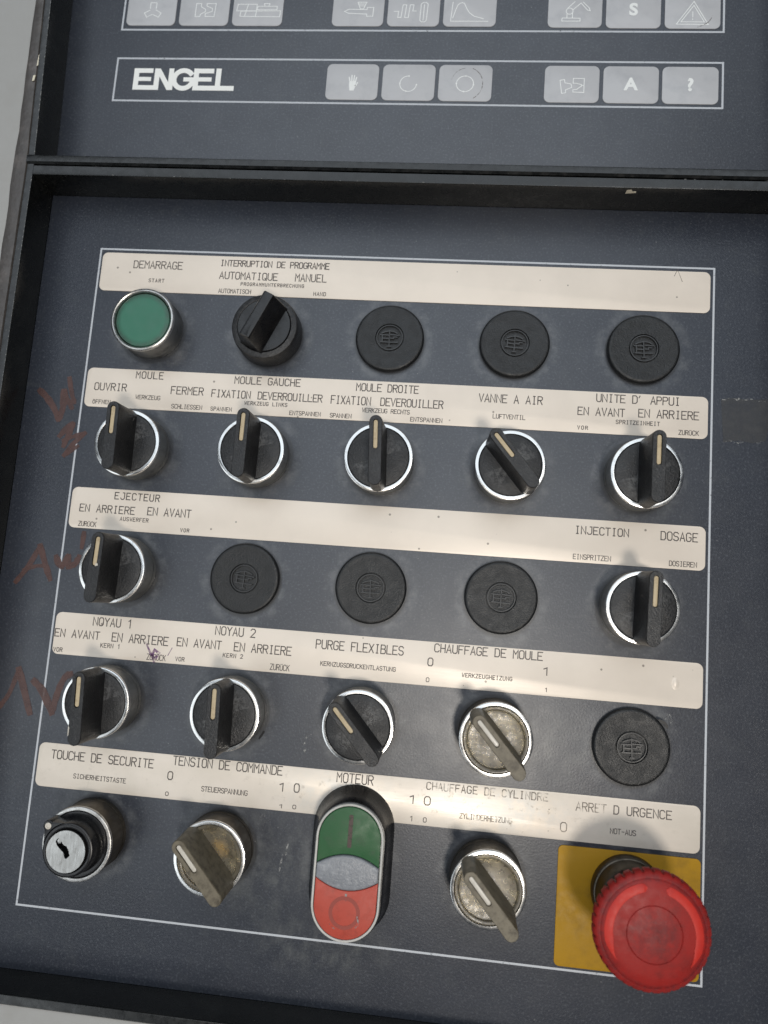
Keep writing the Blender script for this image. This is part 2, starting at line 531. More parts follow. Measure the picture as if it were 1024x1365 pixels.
# ------------------------------------------------------------------ plotter alphabet, cell 4 x 6
GLY = {
 'A': [[(0, 0), (2, 6), (4, 0)], [(.7, 2), (3.3, 2)]],
 'B': [[(0, 0), (0, 6), (3, 6), (3.8, 5.2), (3.8, 4), (3, 3.2), (0, 3.2)], [(3, 3.2), (4, 2.4), (4, .8), (3.2, 0), (0, 0)]],
 'C': [[(4, 5), (3, 6), (1, 6), (0, 5), (0, 1), (1, 0), (3, 0), (4, 1)]],
 'D': [[(0, 0), (0, 6), (2.8, 6), (4, 4.8), (4, 1.2), (2.8, 0), (0, 0)]],
 'E': [[(4, 6), (0, 6), (0, 0), (4, 0)], [(0, 3.1), (3, 3.1)]],
 'F': [[(4, 6), (0, 6), (0, 0)], [(0, 3.1), (3, 3.1)]],
 'G': [[(4, 5), (3, 6), (1, 6), (0, 5), (0, 1), (1, 0), (3, 0), (4, 1), (4, 2.8), (2.4, 2.8)]],
 'H': [[(0, 0), (0, 6)], [(4, 0), (4, 6)], [(0, 3), (4, 3)]],
 'I': [[(2, 0), (2, 6)], [(1.2, 6), (2.8, 6)], [(1.2, 0), (2.8, 0)]],
 'J': [[(2.4, 6), (4, 6), (4, 1.2), (3, 0), (1, 0), (0, 1.2)]],
 'K': [[(0, 0), (0, 6)], [(4, 6), (0, 2.4)], [(1.4, 3.6), (4, 0)]],
 'L': [[(0, 6), (0, 0), (4, 0)]],
 'M': [[(0, 0), (0, 6), (2, 3), (4, 6), (4, 0)]],
 'N': [[(0, 0), (0, 6), (4, 0), (4, 6)]],
 'O': [[(1, 0), (0, 1), (0, 5), (1, 6), (3, 6), (4, 5), (4, 1), (3, 0), (1, 0)]],
 'P': [[(0, 0), (0, 6), (3, 6), (4, 5.2), (4, 3.8), (3, 3), (0, 3)]],
 'Q': [[(1, 0), (0, 1), (0, 5), (1, 6), (3, 6), (4, 5), (4, 1), (3, 0), (1, 0)], [(2.4, 1.6), (4, -.3)]],
 'R': [[(0, 0), (0, 6), (3, 6), (4, 5.2), (4, 3.9), (3, 3.1), (0, 3.1)], [(2, 3.1), (4, 0)]],
 'S': [[(4, 5.1), (3, 6), (1, 6), (0, 5), (0, 4), (1, 3.1), (3, 2.9), (4, 2), (4, 1), (3, 0), (1, 0), (0, .9)]],
 'T': [[(0, 6), (4, 6)], [(2, 6), (2, 0)]],
 'U': [[(0, 6), (0, 1), (1, 0), (3, 0), (4, 1), (4, 6)]],
 'V': [[(0, 6), (2, 0), (4, 6)]],
 'W': [[(0, 6), (.9, 0), (2, 3.4), (3.1, 0), (4, 6)]],
 'X': [[(0, 0), (4, 6)], [(0, 6), (4, 0)]],
 'Y': [[(0, 6), (2, 3.2), (4, 6)], [(2, 3.2), (2, 0)]],
 'Z': [[(0, 6), (4, 6), (0, 0), (4, 0)]],
 '0': [[(1, 0), (0, 1.2), (0, 4.8), (1, 6), (3, 6), (4, 4.8), (4, 1.2), (3, 0), (1, 0)]],
 '1': [[(.6, 4.9), (2.2, 6), (2.2, 0)]],
 '2': [[(0, 5), (1, 6), (3, 6), (4, 5), (4, 3.8), (0, 0), (4, 0)]],
 '-': [[(.4, 3), (3.6, 3)]],
 '´': [[(1, 6), (.2, 4.6)]],
 'Ö': [[(1, 0), (0, 1), (0, 4), (1, 5), (3, 5), (4, 4), (4, 1), (3, 0), (1, 0)], [(1, 6.1), (1, 6.5)], [(3, 6.1), (3, 6.5)]],
 'Ü': [[(0, 5), (0, 1), (1, 0), (3, 0), (4, 1), (4, 5)], [(1, 6.1), (1, 6.5)], [(3, 6.1), (3, 6.5)]],
}


def plotter_text(txt, x0, x1, y, cap, mat, parent, ox, oy, z):
    g = G(); n = len(txt)
    gw = min(cap * .58, (x1 - x0) / n * .76) if n > 1 else max(x1 - x0, cap * .2)
    pitch = (x1 - x0 - gw) / (n - 1) if n > 1 else 0
    w = .38 if cap > 2.2 else .26
    k = 0
    for i, ch in enumerate(txt):
        if ch not in GLY: continue
        for st in GLY[ch]:
            if txt == '1': pts = [((p[0] - .6) / 1.6 * gw, p[1] / 6 * cap) for p in st]
            else: pts = [(p[0] / 4 * gw, p[1] / 6 * cap) for p in st]
            jx = random.uniform(-.03, .03)
            g.ribbon([(x0 - ox + i * pitch + p[0] + jx, y - oy + p[1]) for p in pts], w, z + (k % 4) * .006)
            k += 1
    return g.obj('lettering', mat, parent, smooth=0)


TEXTS = [
(1,"DEMARRAGE",-111.35,-90.17,124.96,3.12),
(1,"START",-104.03,-97.40,118.89,1.43),
(1,"INTERRUPTION DE PROGRAMME",-73.65,-27.51,127.19,2.52),
(1,"AUTOMATIQUE",-73.61,-48.87,121.55,2.97),
(1,"MANUEL",-41.28,-28.30,121.56,3.14),
(1,"PROGRAMMUNTERBRECHUNG",-64.12,-37.45,118.83,1.31),
(1,"AUTOMATISCH",-73.37,-59.63,115.32,1.74),
(1,"HAND",-33.01,-28.01,115.61,1.49),
(2,"MOULE",-104.51,-92.95,76.89,2.79),
(2,"OUVRIR",-121.79,-108.16,71.03,2.99),
(2,"WERKZEUG",-103.62,-93.27,68.00,1.65),
(2,"FERMER",-88.83,-75.29,70.94,3.08),
(2,"ÖFFNEN",-121.88,-114.30,65.20,1.56),
(2,"SCHLIESSEN",-87.95,-75.14,64.84,1.71),
(2,"MOULE GAUCHE",-62.44,-35.21,76.70,2.85),
(2,"FIXATION",-71.57,-55.44,70.58,2.97),
(2,"DEVERROUILLER",-52.09,-25.71,70.57,2.95),
(2,"WERKZEUG LINKS",-57.50,-39.81,67.96,1.41),
(2,"SPANNEN",-71.37,-62.64,64.80,1.51),
(2,"ENTSPANNEN",-38.49,-25.79,64.73,1.59),
(2,"MOULE DROITE",-12.03,12.99,76.20,2.99),
(2,"FIXATION",-21.94,-5.90,70.38,3.21),
(2,"DEVEROUILLER",-1.78,23.20,70.50,3.09),
(2,"WERKZEUG RECHTS",-8.90,10.07,67.46,1.64),
(2,"SPANNEN",-21.85,-13.23,64.59,1.64),
(2,"ENTSPANNEN",10.68,23.27,64.71,1.62),
(2,"VANNE A AIR",37.31,62.10,74.18,3.16),
(2,"LUFTVENTIL",43.17,55.73,67.70,1.70),
(2,"UNITE D´ APPUI",83.03,114.66,76.55,3.03),
(2,"EN AVANT",76.06,93.89,70.95,3.02),
(2,"EN ARRIERE",99.27,121.87,71.20,3.09),
(2,"SPRITZEINHEIT",90.76,107.27,68.07,1.47),
(2,"VOR",76.18,80.01,65.08,1.38),
(2,"ZURÜCK",114.56,121.90,65.03,1.75),
(3,"EJECTEUR",-107.33,-88.64,25.83,2.67),
(3,"EN ARRIERE",-121.51,-98.40,19.97,2.89),
(3,"EN AVANT",-92.88,-74.92,20.20,3.04),
(3,"AUSWERFER",-104.06,-92.24,17.17,1.46),
(3,"ZURÜCK",-121.32,-113.87,13.94,1.89),
(3,"VOR",-78.43,-74.92,14.30,1.33),
(3,"INJECTION",76.92,96.90,24.11,2.86),
(3,"DOSAGE",108.92,122.34,23.86,3.15),
(3,"EINSPRITZEN",76.58,90.54,14.33,1.83),
(3,"DOSIEREN",112.22,122.26,14.25,1.81),
(4,"NOYAU 1",-109.93,-93.89,-25.27,3.11),
(4,"EN AVANT",-125.20,-106.79,-30.74,2.91),
(4,"EN ARRIERE",-101.47,-78.53,-30.87,3.18),
(4,"KERN 1",-105.77,-97.84,-33.62,1.57),
(4,"VOR",-125.01,-121.37,-36.70,1.52),
(4,"ZURÜCK",-86.40,-78.88,-36.85,2.16),
(4,"VOR",-74.76,-71.24,-36.39,1.47),
(4,"NOYAU 2",-59.84,-44.00,-24.97,3.15),
(4,"EN AVANT",-74.81,-57.08,-30.56,3.07),
(4,"EN ARRIERE",-51.74,-29.19,-30.68,3.13),
(4,"KERN 2",-55.88,-48.07,-33.38,1.46),
(4,"ZURÜCK",-36.84,-29.35,-36.65,2.16),
(4,"PURGE FLEXIBLES",-19.61,14.26,-27.08,3.22),
(4,"KERNZUGSDRUCKENTLASTUNG",-17.27,11.74,-33.44,1.53),
(4,"0",23.89,25.75,-30.17,2.89),
(4,"0",23.69,24.78,-36.21,1.53),
(4,"CHAUFFAGE DE MOULE",26.17,66.73,-24.77,2.98),
(4,"1",67.45,68.59,-30.08,2.73),
(4,"WERKZEUGHEIZUNG",37.12,55.87,-33.27,1.42),
(4,"1",68.42,68.78,-36.12,1.32),
(5,"TOUCHE DE SECURITE",-120.17,-79.03,-77.54,3.09),
(5,"SICHERHEITSTASTE",-110.28,-89.27,-84.17,1.61),
(5,"TENSION DE COMMANDE",-71.25,-28.48,-75.46,3.13),
(5,"0",-72.81,-70.90,-81.11,2.87),
(5,"0",-72.99,-71.86,-87.10,1.32),
(5,"STEUERSPANNUNG",-59.08,-41.20,-84.16,1.75),
(5,"1",-28.90,-27.74,-81.22,2.83),
(5,"0",-23.32,-21.42,-81.09,3.04),
(5,"1",-28.32,-27.57,-87.33,1.19),
(5,"0",-23.34,-22.14,-87.17,1.35),
(5,"MOTEUR",-7.36,6.30,-75.80,3.31),
(5,"1",20.58,21.73,-80.88,2.78),
(5,"0",25.98,28.16,-80.94,2.96),
(5,"1",21.21,21.77,-87.17,1.65),
(5,"0",25.98,27.12,-87.10,1.57),
(5,"CHAUFFAGE DE CYLINDRE",26.53,70.97,-75.32,2.55),
(5,"ZYLINDERHEIZUNG",39.30,58.34,-84.40,1.75),
(5,"ARRET D URGENCE",81.35,115.19,-77.49,2.89),
(5,"0",76.02,78.17,-85.38,3.14),
(5,"NOT-AUS",93.80,102.80,-84.33,1.77),
]
ROWS = {1: 98.27, 2: 47.22, 3: -2.41, 4: -53.12, 5: -103.68}
CX = {c: (c - 3) * 50 for c in range(1, 6)}
TOP = 15.0

# ================================================================== housing and frames
g = G()
# painted machine sheet round the console, with the console opening left out
X0, X1, Y0, Y1 = -161.5, 161.5, -159.6, 345
for a in ((-700, -600, X0, 700), (X1, -600, 700, 700), (X0, -600, X1, Y0), (X0, Y1, X1, 700)):
    g.box(a[0], a[1], 11.5, a[2], a[3], 13.6, .6)
o = g.obj('machine_housing', 'housing_paint', kind='structure')
o['label'] = 'grey painted machine housing round the console'

def rail(name, pts, y_or_x, a, b, mat, parent, axis, slant=0):
    """bar of constant profile pts=(offset, z) running along an axis from a to b"""
    r = []
    for t in (a, b):
        if axis == 'x': r.append([(t, p[0], p[1]) for p in pts])
        else: r.append([(p[0] + (slant if t == b else 0), t, p[1]) for p in pts])
    g = G(); g.loft(r); return g.obj(name, mat, parent, smooth=30)

def prof(i, o, z=TOP, b=.5):
    s = 1 if o > i else -1
    return [(i, -3), (i, z - b), (i + s * b * .4, z - .12), (i + s * b, z), (o - s * b, z), (o, z - b), (o, -3)]

lf = thing('panel_frame', 'black painted metal frame round the recessed lower switch panel', 'frame', (0, 0, 0))
rail('rail', prof(-152.0, -155.2), 0, -159.2, 161.5, 'frame_paint', lf, 'y')
rail('rail', prof(152.0, 155.2), 0, -159.2, 161.5, 'frame_paint', lf, 'y')
rail('rail', prof(156.9, 161.3), 0, -151.97, 151.97, 'frame_paint', lf, 'x')
rail('rail', prof(-155.6, -159.2), 0, -151.97, 151.97, 'frame_paint', lf, 'x')
uf = thing('panel_frame', 'black painted metal frame round the upper keypad panel', 'frame', (0, 0, 0))
rail('rail', prof(-152.2, -155.4), 0, 165.6, 345, 'frame_paint', uf, 'y', -6.6)
rail('rail', prof(152.2, 155.4), 0, 165.6, 345, 'frame_paint', uf, 'y')
rail('rail', prof(165.6, 161.75, 15.4, .8), 0, -155.4, 155.4, 'frame_paint', uf, 'x')
rail('rail', prof(338, 345), 0, -158.6, 152.1, 'frame_paint', uf, 'x')
gs = G()
random.seed(3)
rings = []
for i in range(61):
    t = -159 + i * 504 / 60
    sl = -6.6 * max(0, (t - 165.6) / 180)
    j = random.uniform(-.35, .35)
    rings.append([(-155.5 + sl, t, 2), (-155.5 + sl, t, 12.4), (-156.4 + sl, t, 13.9 + j * .4), (-159.5 + sl, t, 14.3 + j * .3), (-161.6 + sl * .4 + j, t, 13.9), (-162.0 + sl * .4 + j, t, 12)])
gs.loft(rings)
o = gs.obj('rubber_gasket', 'gasket', smooth=40)
o['label'] = 'dirty brown grey rubber gasket along the left edge of the frames'; o['category'] = 'gasket'
# chips of paint on the frames
g = G(); g.prism([(88.4, -.3), (92.4, .2), (92.2, 1.2), (90.8, 1.1), (90.2, 2.2), (88.6, 1.9)], 0, .12)
chip = g.obj('paint_chip', 'bare_cream', lf, smooth=0)
chip.rotation_euler = (PI / 2, 0, 0); chip.location = (0, 156.95 * S, 11.8 * S)
random.seed(11)
g = G()
for i in range(46):
    y = random.uniform(-60, 155); w = random.uniform(.12, .4); h = random.uniform(.15, .9)
    x = -152.15 - random.choice((0, 0, random.uniform(.2, 2.6)))
    g.prism([(x - w / 2, y), (x + w / 2, y + h * .2), (x + w * .4, y + h), (x - w * .5, y + h * .8)], TOP, TOP + .05)
for i in range(30):
    x = random.uniform(-150, 145); y = random.choice((157.2, 161.0, 157.3)) + random.uniform(-.1, .1)
    w = random.uniform(.2, 1.2)
    g.prism([(x, y - .08), (x + w, y - .05), (x + w * .8, y + .12), (x, y + .1)], TOP - .02, TOP + .05)
g.obj('worn_edge_chips', 'scuff_and_highlight', lf, smooth=0, kind='stuff')
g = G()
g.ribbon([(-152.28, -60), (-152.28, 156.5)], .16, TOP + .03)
g.obj('ridge_highlight', 'scuff_and_highlight', lf, smooth=0)  # thin pale ribbon painted as the highlight along the inner ridge
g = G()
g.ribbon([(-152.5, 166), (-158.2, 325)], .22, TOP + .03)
g.obj('ridge_highlight', 'scuff_and_highlight', uf, smooth=0)  # painted ridge highlight of the upper left rail
g = G()
g.prism([(-157.6, 206.5), (-156.7, 207), (-156.2, 212), (-156.8, 214), (-157.4, 211)], 14.2, 14.42)
g.prism([(-158.7, 199.5), (-157.7, 199.8), (-157.5, 202.4), (-158.5, 201.9)], 14.2, 14.42)
o = g.obj('gasket_glue', 'bare_cream', bpy.data.objects['rubber_gasket'], smooth=0)

# ================================================================== panels
up = thing('keypad_panel', 'dark blue grey upper membrane panel with pale keys and white maker lettering', 'panel', (0, 0, 0))
g = G(); g.box(-158.6, 160, -2, 153, 342, 0, .2); g.obj('faceplate', 'upper_panel', up)
lp = thing('switch_panel', 'dark blue grey lower steel panel carrying five rows of switches', 'panel', (0, 0, 0))
g = G(); g.box(-151.9, -155.55, -2, 151.9, 156.85, 0, .2); g.obj('faceplate', 'lower_panel', lp)
# printed outlines
g = G(); g.ribbon([(-126.8, -132.5), (126.8, -132.5), (126.8, 133.1), (-126.8, 133.1)], .75, .03, closed=True)
g.obj('outline', 'white_line', lp, smooth=0)
g = G(); g.ribbon([(-130.5, 202.3), (128.8, 202.3), (128.8, 222.6), (-130.5, 222.6)], .8, .03, closed=True)
g.obj('outline', 'white_line', up, smooth=0)
g = G(); g.ribbon([(-130.5, 236.6), (128.8, 236.6), (128.8, 300), (-130.5, 300)], .8, .03, closed=True)
g.obj('outline', 'white_line', up, smooth=0)

# maker's lettering
def seg(g, polys, x0, y0, k):
    for i, p in enumerate(polys):
        g.prism([(x0 + a * k, y0 + b * k) for a, b in p], .02, .10 + i * .008)
def R(x0, y0, x1, y1): return [(x0, y0), (x1, y0), (x1, y1), (x0, y1)]
lg = G()
lx, ly = -122.2, 207.5
seg(lg, [R(0, 0, 2.3, 10.2), R(0, 8.1, 8.6, 10.25), R(0, 4.2, 8.0, 6.1), R(0, -.02, 10.8, 2.15)], lx, ly, 1)
seg(lg, [R(9.4, 0, 11.7, 10.2), [(9.4, 10.22), (11.9, 10.22), (18.2, 0.02), (15.6, -.02)], R(15.9, .03, 18.1, 10.3)], lx, ly, 1)
lg.ribbon([(lx + a, ly + b) for a, b in arc(22.7, 5.1, 4.25, 42, 350, 40)], 2.25, .02, .11)
seg(lg, [R(22.7, 4.15, 28.0, 6.15)], lx, ly, 1)
seg(lg, [R(27.2, .04, 29.5, 10.3), R(27.2, 8.15, 36.2, 10.35), R(27.2, 4.22, 35.4, 6.2), R(27.2, -.05, 45.7, 2.2), R(37.2, -.03, 39.5, 10.4)], lx, ly, 1)
lg.obj('lettering', 'logo_white', up, smooth=0)

# ---- membrane keys with their symbols
def std_text(txt, size, cx, cy, z, mat, parent):
    cu = bpy.data.curves.new('symbol', 'FONT'); cu.body = txt; cu.size = size * S
    cu.align_x = 'CENTER'; cu.align_y = 'CENTER'; cu.offset = (.30 if txt == '?' else .28) * S; cu.extrude = .02 * S
    t = bpy.data.objects.new('tmp', cu); COL.objects.link(t)
    bpy.context.view_layer.update()
    me = bpy.data.meshes.new_from_object(t)
    bpy.data.objects.remove(t)
    me.materials.clear(); me.materials.append(M[mat])
    o = bpy.data.objects.new('symbol', me); COL.objects.link(o)
    o.location = (cx * S, cy * S, z * S); o.parent = parent
    return o

KW = 22.45
def key(x0, y0, y1, strokes=None, solid=None, text=None, label=None):
    cx, cy = x0 + KW / 2, (y0 + y1) / 2
    g = G()
    g.prism(rrect(-KW / 2, -(y1 - y0) / 2, KW / 2, (y1 - y0) / 2, 2.4), 0, .28, .12)
    k = g.obj('key', 'key_film', up, loc=(cx, cy, 0.0))
    k['label'] = label
    if text: std_text(text, 7.6, 0, 0, .33, 'symbol_ink', k); return k
    g = G()
    for i, st in enumerate(strokes or []):
        cl = st[0] == 'c'
        pts = st[1:] if cl else st
        g.ribbon([(a - cx, b - cy) for a, b in pts], .33, .31 + (i % 5) * .006, closed=cl)
    for i, p in enumerate(solid or []):
        g.prism([(a - cx, b - cy) for a, b in p], .30, .33 + (i % 5) * .006)
    g.obj('symbol', 'symbol_ink', k, smooth=0)
    return k

YB, YT = 203.8, 220.5
def mp(kx, zx0, zx1, zyb, yb, sy=None):
    """digitised icon coordinates to panel millimetres"""
    sx = (zx1 - zx0) / KW
    return lambda pts: [p if p == 'c' else (kx + (p[0] - zx0) / sx, yb + (zyb - p[1]) / (sy or sx)) for p in pts]

# lower key row
f = mp(-35.85, 55, 308, 488, YB)
hand = [[(171, 440), (192, 440), (200, 412), (201, 390), (167, 390), (167, 412)]]
def finger(a, b, w):
    (x0, y0), (x1, y1) = a, b; L = math.hypot(x1 - x0, y1 - y0); nx, ny = (y1 - y0) / L * w, -(x1 - x0) / L * w
    return [(x0 + nx, y0 + ny), (x1 + nx * .8, y1 + ny * .8), (x1 - nx * .8, y1 - ny * .8), (x0 - nx, y0 - ny)]
hand += [finger((171, 394), (165, 368), 3.2), finger((179.5, 394), (178, 358), 3.2), (finger((188.5, 394), (191, 359), 3.2)), finger((197, 394), (202, 368), 3.0), finger((198, 418), (209, 396), 3.4)]
key(-35.85, YB, YT, None, [f(p) for p in hand], label='pale grey key with a white hand symbol')
f = mp(-11.65, 324, 588, 493, YB)
def arrow(cx, cy, r, a, s=5):
    t = math.radians(a); x, y = cx + r * math.cos(t), cy - r * math.sin(t)
    dx, dy = -math.sin(t), -math.cos(t)
    nx, ny = math.cos(t), -math.sin(t)
    return [(x - dx * s + nx * s, y - dy * s + ny * s), (x + dx * s, y + dy * s), (x - dx * s - nx * s, y - dy * s - ny * s)]
A = [(455 + 42 * math.cos(math.radians(a)), 402 - 42 * math.sin(math.radians(a))) for a in range(85, 361, 10)]
key(-11.65, YB, YT, [f(A)], [f(arrow(455, 402, 42, a)) for a in (92, 182, 262, 355)], label='pale grey key with an open circle of arrows')
f = mp(12.4, 600, 862, 497, YB)
A = ['c'] + [(730 + 42 * math.cos(math.radians(a)), 404 - 42 * math.sin(math.radians(a))) for a in range(0, 360, 10)]
k = key(12.4, YB, YT, [f(A)], [f(arrow(730, 404, 42, a)) for a in (90, 182, 268, 358)], label='pale grey key with a closed circle of arrows and a worn ring')
g = G()
A = [(735 + 82 * math.cos(math.radians(a)), 403 - 88 * math.sin(math.radians(a))) for a in range(-60, 75, 8)]
cx, cy = 12.4 + KW / 2, (YB + YT) / 2
g.ribbon([(a - cx, b - cy) for a, b in f(A)], .28, .30)
A = [(735 + 74 * math.cos(math.radians(a)), 400 - 80 * math.sin(math.radians(a))) for a in range(95, 170, 8)]
g.ribbon([(a - cx, b - cy) for a, b in f(A)], .18, .30)
g.obj('scuff_mark', 'scuff_ink', k, smooth=0)
f = mp(56.7, 93, 358, 501, YB)
key(56.7, YB, YT, [f(['c', (168, 383), (189, 378), (192, 396), (222, 402), (226, 420), (196, 434), (198, 449), (178, 453)]),
                   f(['c', (232, 372), (285, 372), (285, 447), (232, 445), (232, 433), (250, 431), (262, 420), (272, 414), (272, 404), (262, 402), (250, 398), (232, 398)]),
                   f([(272, 409), (285, 409)])], label='pale grey key with a tilted mould symbol')
key(80.75, YB, YT, text='A', label='pale grey key with the letter A')
key(104.6, YB, YT, text='?', label='pale grey key with a question mark')
# upper key row (only its lower part is in the picture)
YB2, YT2 = 238.5, 255.3
f = mp(-128.9, 70, 328, 136, YB2)
key(-128.9, YB2, YT2, [f([(190, 40), (190, 8), (222, 8), (222, 40)]), f([(190, 50), (162, 66), (176, 90), (204, 74)]), f([(222, 50), (250, 66), (238, 90), (210, 76)])], label='pale grey key with a three-armed star')
f = mp(-104.7, 347, 606, 136, YB2)
key(-104.7, YB2, YT2, [f(['c', (432, 12), (458, 12), (458, 30), (482, 45), (482, 58), (458, 72), (455, 85), (430, 85)]),
                       f(['c', (535, 12), (487, 12), (487, 26), (518, 40), (518, 56), (483, 68), (483, 85), (530, 85)])], label='pale grey key with two mould halves')
f = mp(-80.5, 625, 892, 136, YB2)
key(-80.5, YB2, YT2, [f(['c', (650, 12), (752, 12), (750, 50), (645, 50)]), f(['c', (668, 52), (880, 50), (878, 84), (665, 82)]), f([(705, 12), (690, 82)]), f([(752, 50), (748, 84)]),
                      f(['c', (757, 24), (860, 24), (860, 44), (755, 44)]), f([(795, 24), (790, 8), (820, 8), (814, 24)])], label='pale grey key with a moulding machine outline')
f = mp(-35.9, 80, 333, 131, YB2)
key(-35.9, YB2, YT2, [f(['c', (138, 52), (160, 40), (250, 42), (250, 30), (282, 30), (280, 78), (250, 78), (250, 66), (160, 62)]), f(['c', (202, 2), (246, 2), (232, 38), (216, 38)]),
                      f([(206, 12), (242, 12)]), f([(210, 22), (238, 22)])], label='pale grey key with an injection screw')
f = mp(-11.75, 348, 605, 131, YB2)
key(-11.75, YB2, YT2, [f([(380, 50), (402, 50), (400, 83), (416, 83), (422, 14), (440, 14), (434, 83), (452, 83), (458, 14), (476, 14), (472, 48), (490, 48)]),
                       f(['c', (512, 10), (520, 2), (538, 2), (546, 10), (542, 98), (534, 107), (518, 107), (510, 98)]), f([(528, 12), (526, 98)])], label='pale grey key with a zigzag and thermometer')
f = mp(12.4, 620, 884, 131, YB2)
key(12.4, YB2, YT2, [f([(665, -5), (658, 102), (845, 102)]), f([(668, 85), (680, 40), (690, 12), (700, 2), (712, -1), (722, 2), (735, 30), (750, 55), (775, 74), (822, 88)])], label='pale grey key with a falling curve')
f = mp(56.7, 109, 375, 137, YB2 - .3)
C = ['c'] + [(215 + 17 * math.cos(math.radians(a)), 47 + 17 * math.sin(math.radians(a))) for a in range(0, 360, 20)]
key(56.7, YB2 - .3, YT2 - .3, [f(['c', (180, 85), (268, 86), (268, 102), (178, 102)]), f([(203, 84), (203, 60)]), f([(230, 84), (230, 60)]), f(C), f([(206, 30), (240, -6)]), f([(230, 40), (270, 2), (302, 40), (316, 44), (312, 30), (280, -4)])], label='pale grey key with a robot arm')
key(80.8, YB2 - .5, YT2 - .5, text='S', label='pale grey key with the letter S')
f = mp(104.9, 678, 951, 140, YB2 - .6)
k = key(104.9, YB2 - .6, YT2 - .6, [f(['c', (735, 116), (820, -12), (892, 117)]), f(['c', (757, 103), (820, 10), (872, 103)]), f([(815, 46), (815, 76)]), f([(815, 86), (815, 90)])], label='pale grey key with a warning triangle')
g = G(); cx, cy = 104.9 + KW / 2, (YB2 + YT2) / 2 - .6
g.ribbon([(a - cx, b - cy) for a, b in f([(910, 68), (905, 85), (892, 104), (870, 120), (840, 132)])], .3, .33)
g.obj('scuff_mark', 'scuff_ink', k, smooth=0)

# ================================================================== label strips
SY = {1: (131.47, 114.5), 2: (80.47, 63.78), 3: (29.82, 13.1), 4: (-21.1, -37.67), 5: (-71.9, -88.4)}
SL = {1: 'cream label strip across the top row, above the green button',
      2: 'cream label strip headed by the words for mould, between first and second rows',
      3: 'cream label strip with wide blank middle, above the third row',
      4: 'cream label strip with a purple ink stain, above the fourth row',
      5: 'worn and pitted metal label strip above the key switch and mushroom button'}
strips = {}
for i, (a, b) in SY.items():
    cy = (a + b) / 2
    t = thing('label_strip', SL[i], 'label', (0, cy, 0), group='label strips above the rows of switches')
    P = rrect(-125.6, b - cy, 125.35, a - cy, 2.4)
    if i == 5:      # notched round the twin push button
        pass
    g = G(); g.prism(P, 0.01, .30, .08)
    g.obj('metal_strip', 'worn_label_strip' if i == 5 else 'label_strip', t)
    strips[i] = (t, cy)
random.seed(5)
for (i, txt, x0, x1, y, cap) in TEXTS:
    t, cy = strips[i]
    m = 'strip_ink'
    if txt in ('CHAUFFAGE DE CYLINDRE',) or (i == 5 and txt == '0' and x0 > 70): m = 'worn_strip_ink'
    if txt == 'ZYLINDERHEIZUNG': m = 'worn_strip_ink'
    if txt == 'ARRET D URGENCE':
        plotter_text('ARRET', x0, x0 + (x1 - x0) * .315, y, cap, 'worn_strip_ink', t, 0, cy, .33)
        plotter_text('D URGENCE', x0 + (x1 - x0) * .40, x1, y, cap, 'strip_ink', t, 0, cy, .33)
        continue
    plotter_text(txt, x0, x1, y, cap, m, t, 0, cy, .33)
# purple stain on the fourth strip
t, cy = strips[4]
g = G()
g.ribbon([(-87.6, -30.2 - cy), (-85.6, -33.5 - cy), (-83.4, -36.8 - cy), (-81.8, -34.0 - cy), (-83.6, -32.8 - cy), (-84.4, -35.2 - cy), (-83.2, -37.4 - cy)], [.5, .8, 1.4, 1.1, .8, 1.2, .7], .37)
g.ribbon([(-76.6, -31.6 - cy), (-78, -34.6 - cy)], .3, .375)
g.obj('ink_stain', 'purple_ink', t, smooth=0)
g = G(); g.ribbon([(111.4, 6.4), (112.6, 9.2), (113.4, 7.0), (114.5, 4.2)], .22, .33)
g.obj('pencil_mark', 'worn_strip_ink', strips[1][0], smooth=0)
# dent pressed into the fourth strip
g = G()
ln = []
for r, z in ((1.9, .30), (1.4, .42), (.9, .62), (.4, .72)):
    ln.append([(115.5 + r * .75 * math.cos(a * PI / 12), (-29.2 - cy) + r * 1.2 * math.sin(a * PI / 12), z) for a in range(24)])
g.loft(ln, False, True); g.obj('dent', 'label_strip', strips[4][0])

# ================================================================== marks on the panel
def stroke(pts, w, mat, name, parent, z=.04, wob=.35):
    """hand-drawn stroke: smooth curve of changing width, broken at sharp turns"""
    P = [Vector(p) for p in pts]; runs = [[P[0]]]
    for i in range(1, len(P)):
        runs[-1].append(P[i])
        if i < len(P) - 1 and (P[i] - P[i - 1]).angle(P[i + 1] - P[i]) > math.radians(62): runs.append([P[i]])
    g = G()
    for q, P in enumerate(runs):
        out = []
        for i in range(len(P) - 1):
            a = P[max(i - 1, 0)]; b = P[i]; c = P[i + 1]; d = P[min(i + 2, len(P) - 1)]
            for k in range(4):
                t = k / 4
                out.append(.5 * ((2 * b) + (c - a) * t + (2 * a - 5 * b + 4 * c - d) * t * t + (3 * b - a - 3 * c + d) * t ** 3))
        out.append(P[-1])
        ws = [w * (1 + random.uniform(-wob, wob) * .5) * (.75 if i in (0, len(out) - 1) else 1) for i in range(len(out))]
        g.ribbon([(p.x, p.y) for p in out], ws, z + q * .006)
    return g.obj(name, mat, parent, smooth=0)

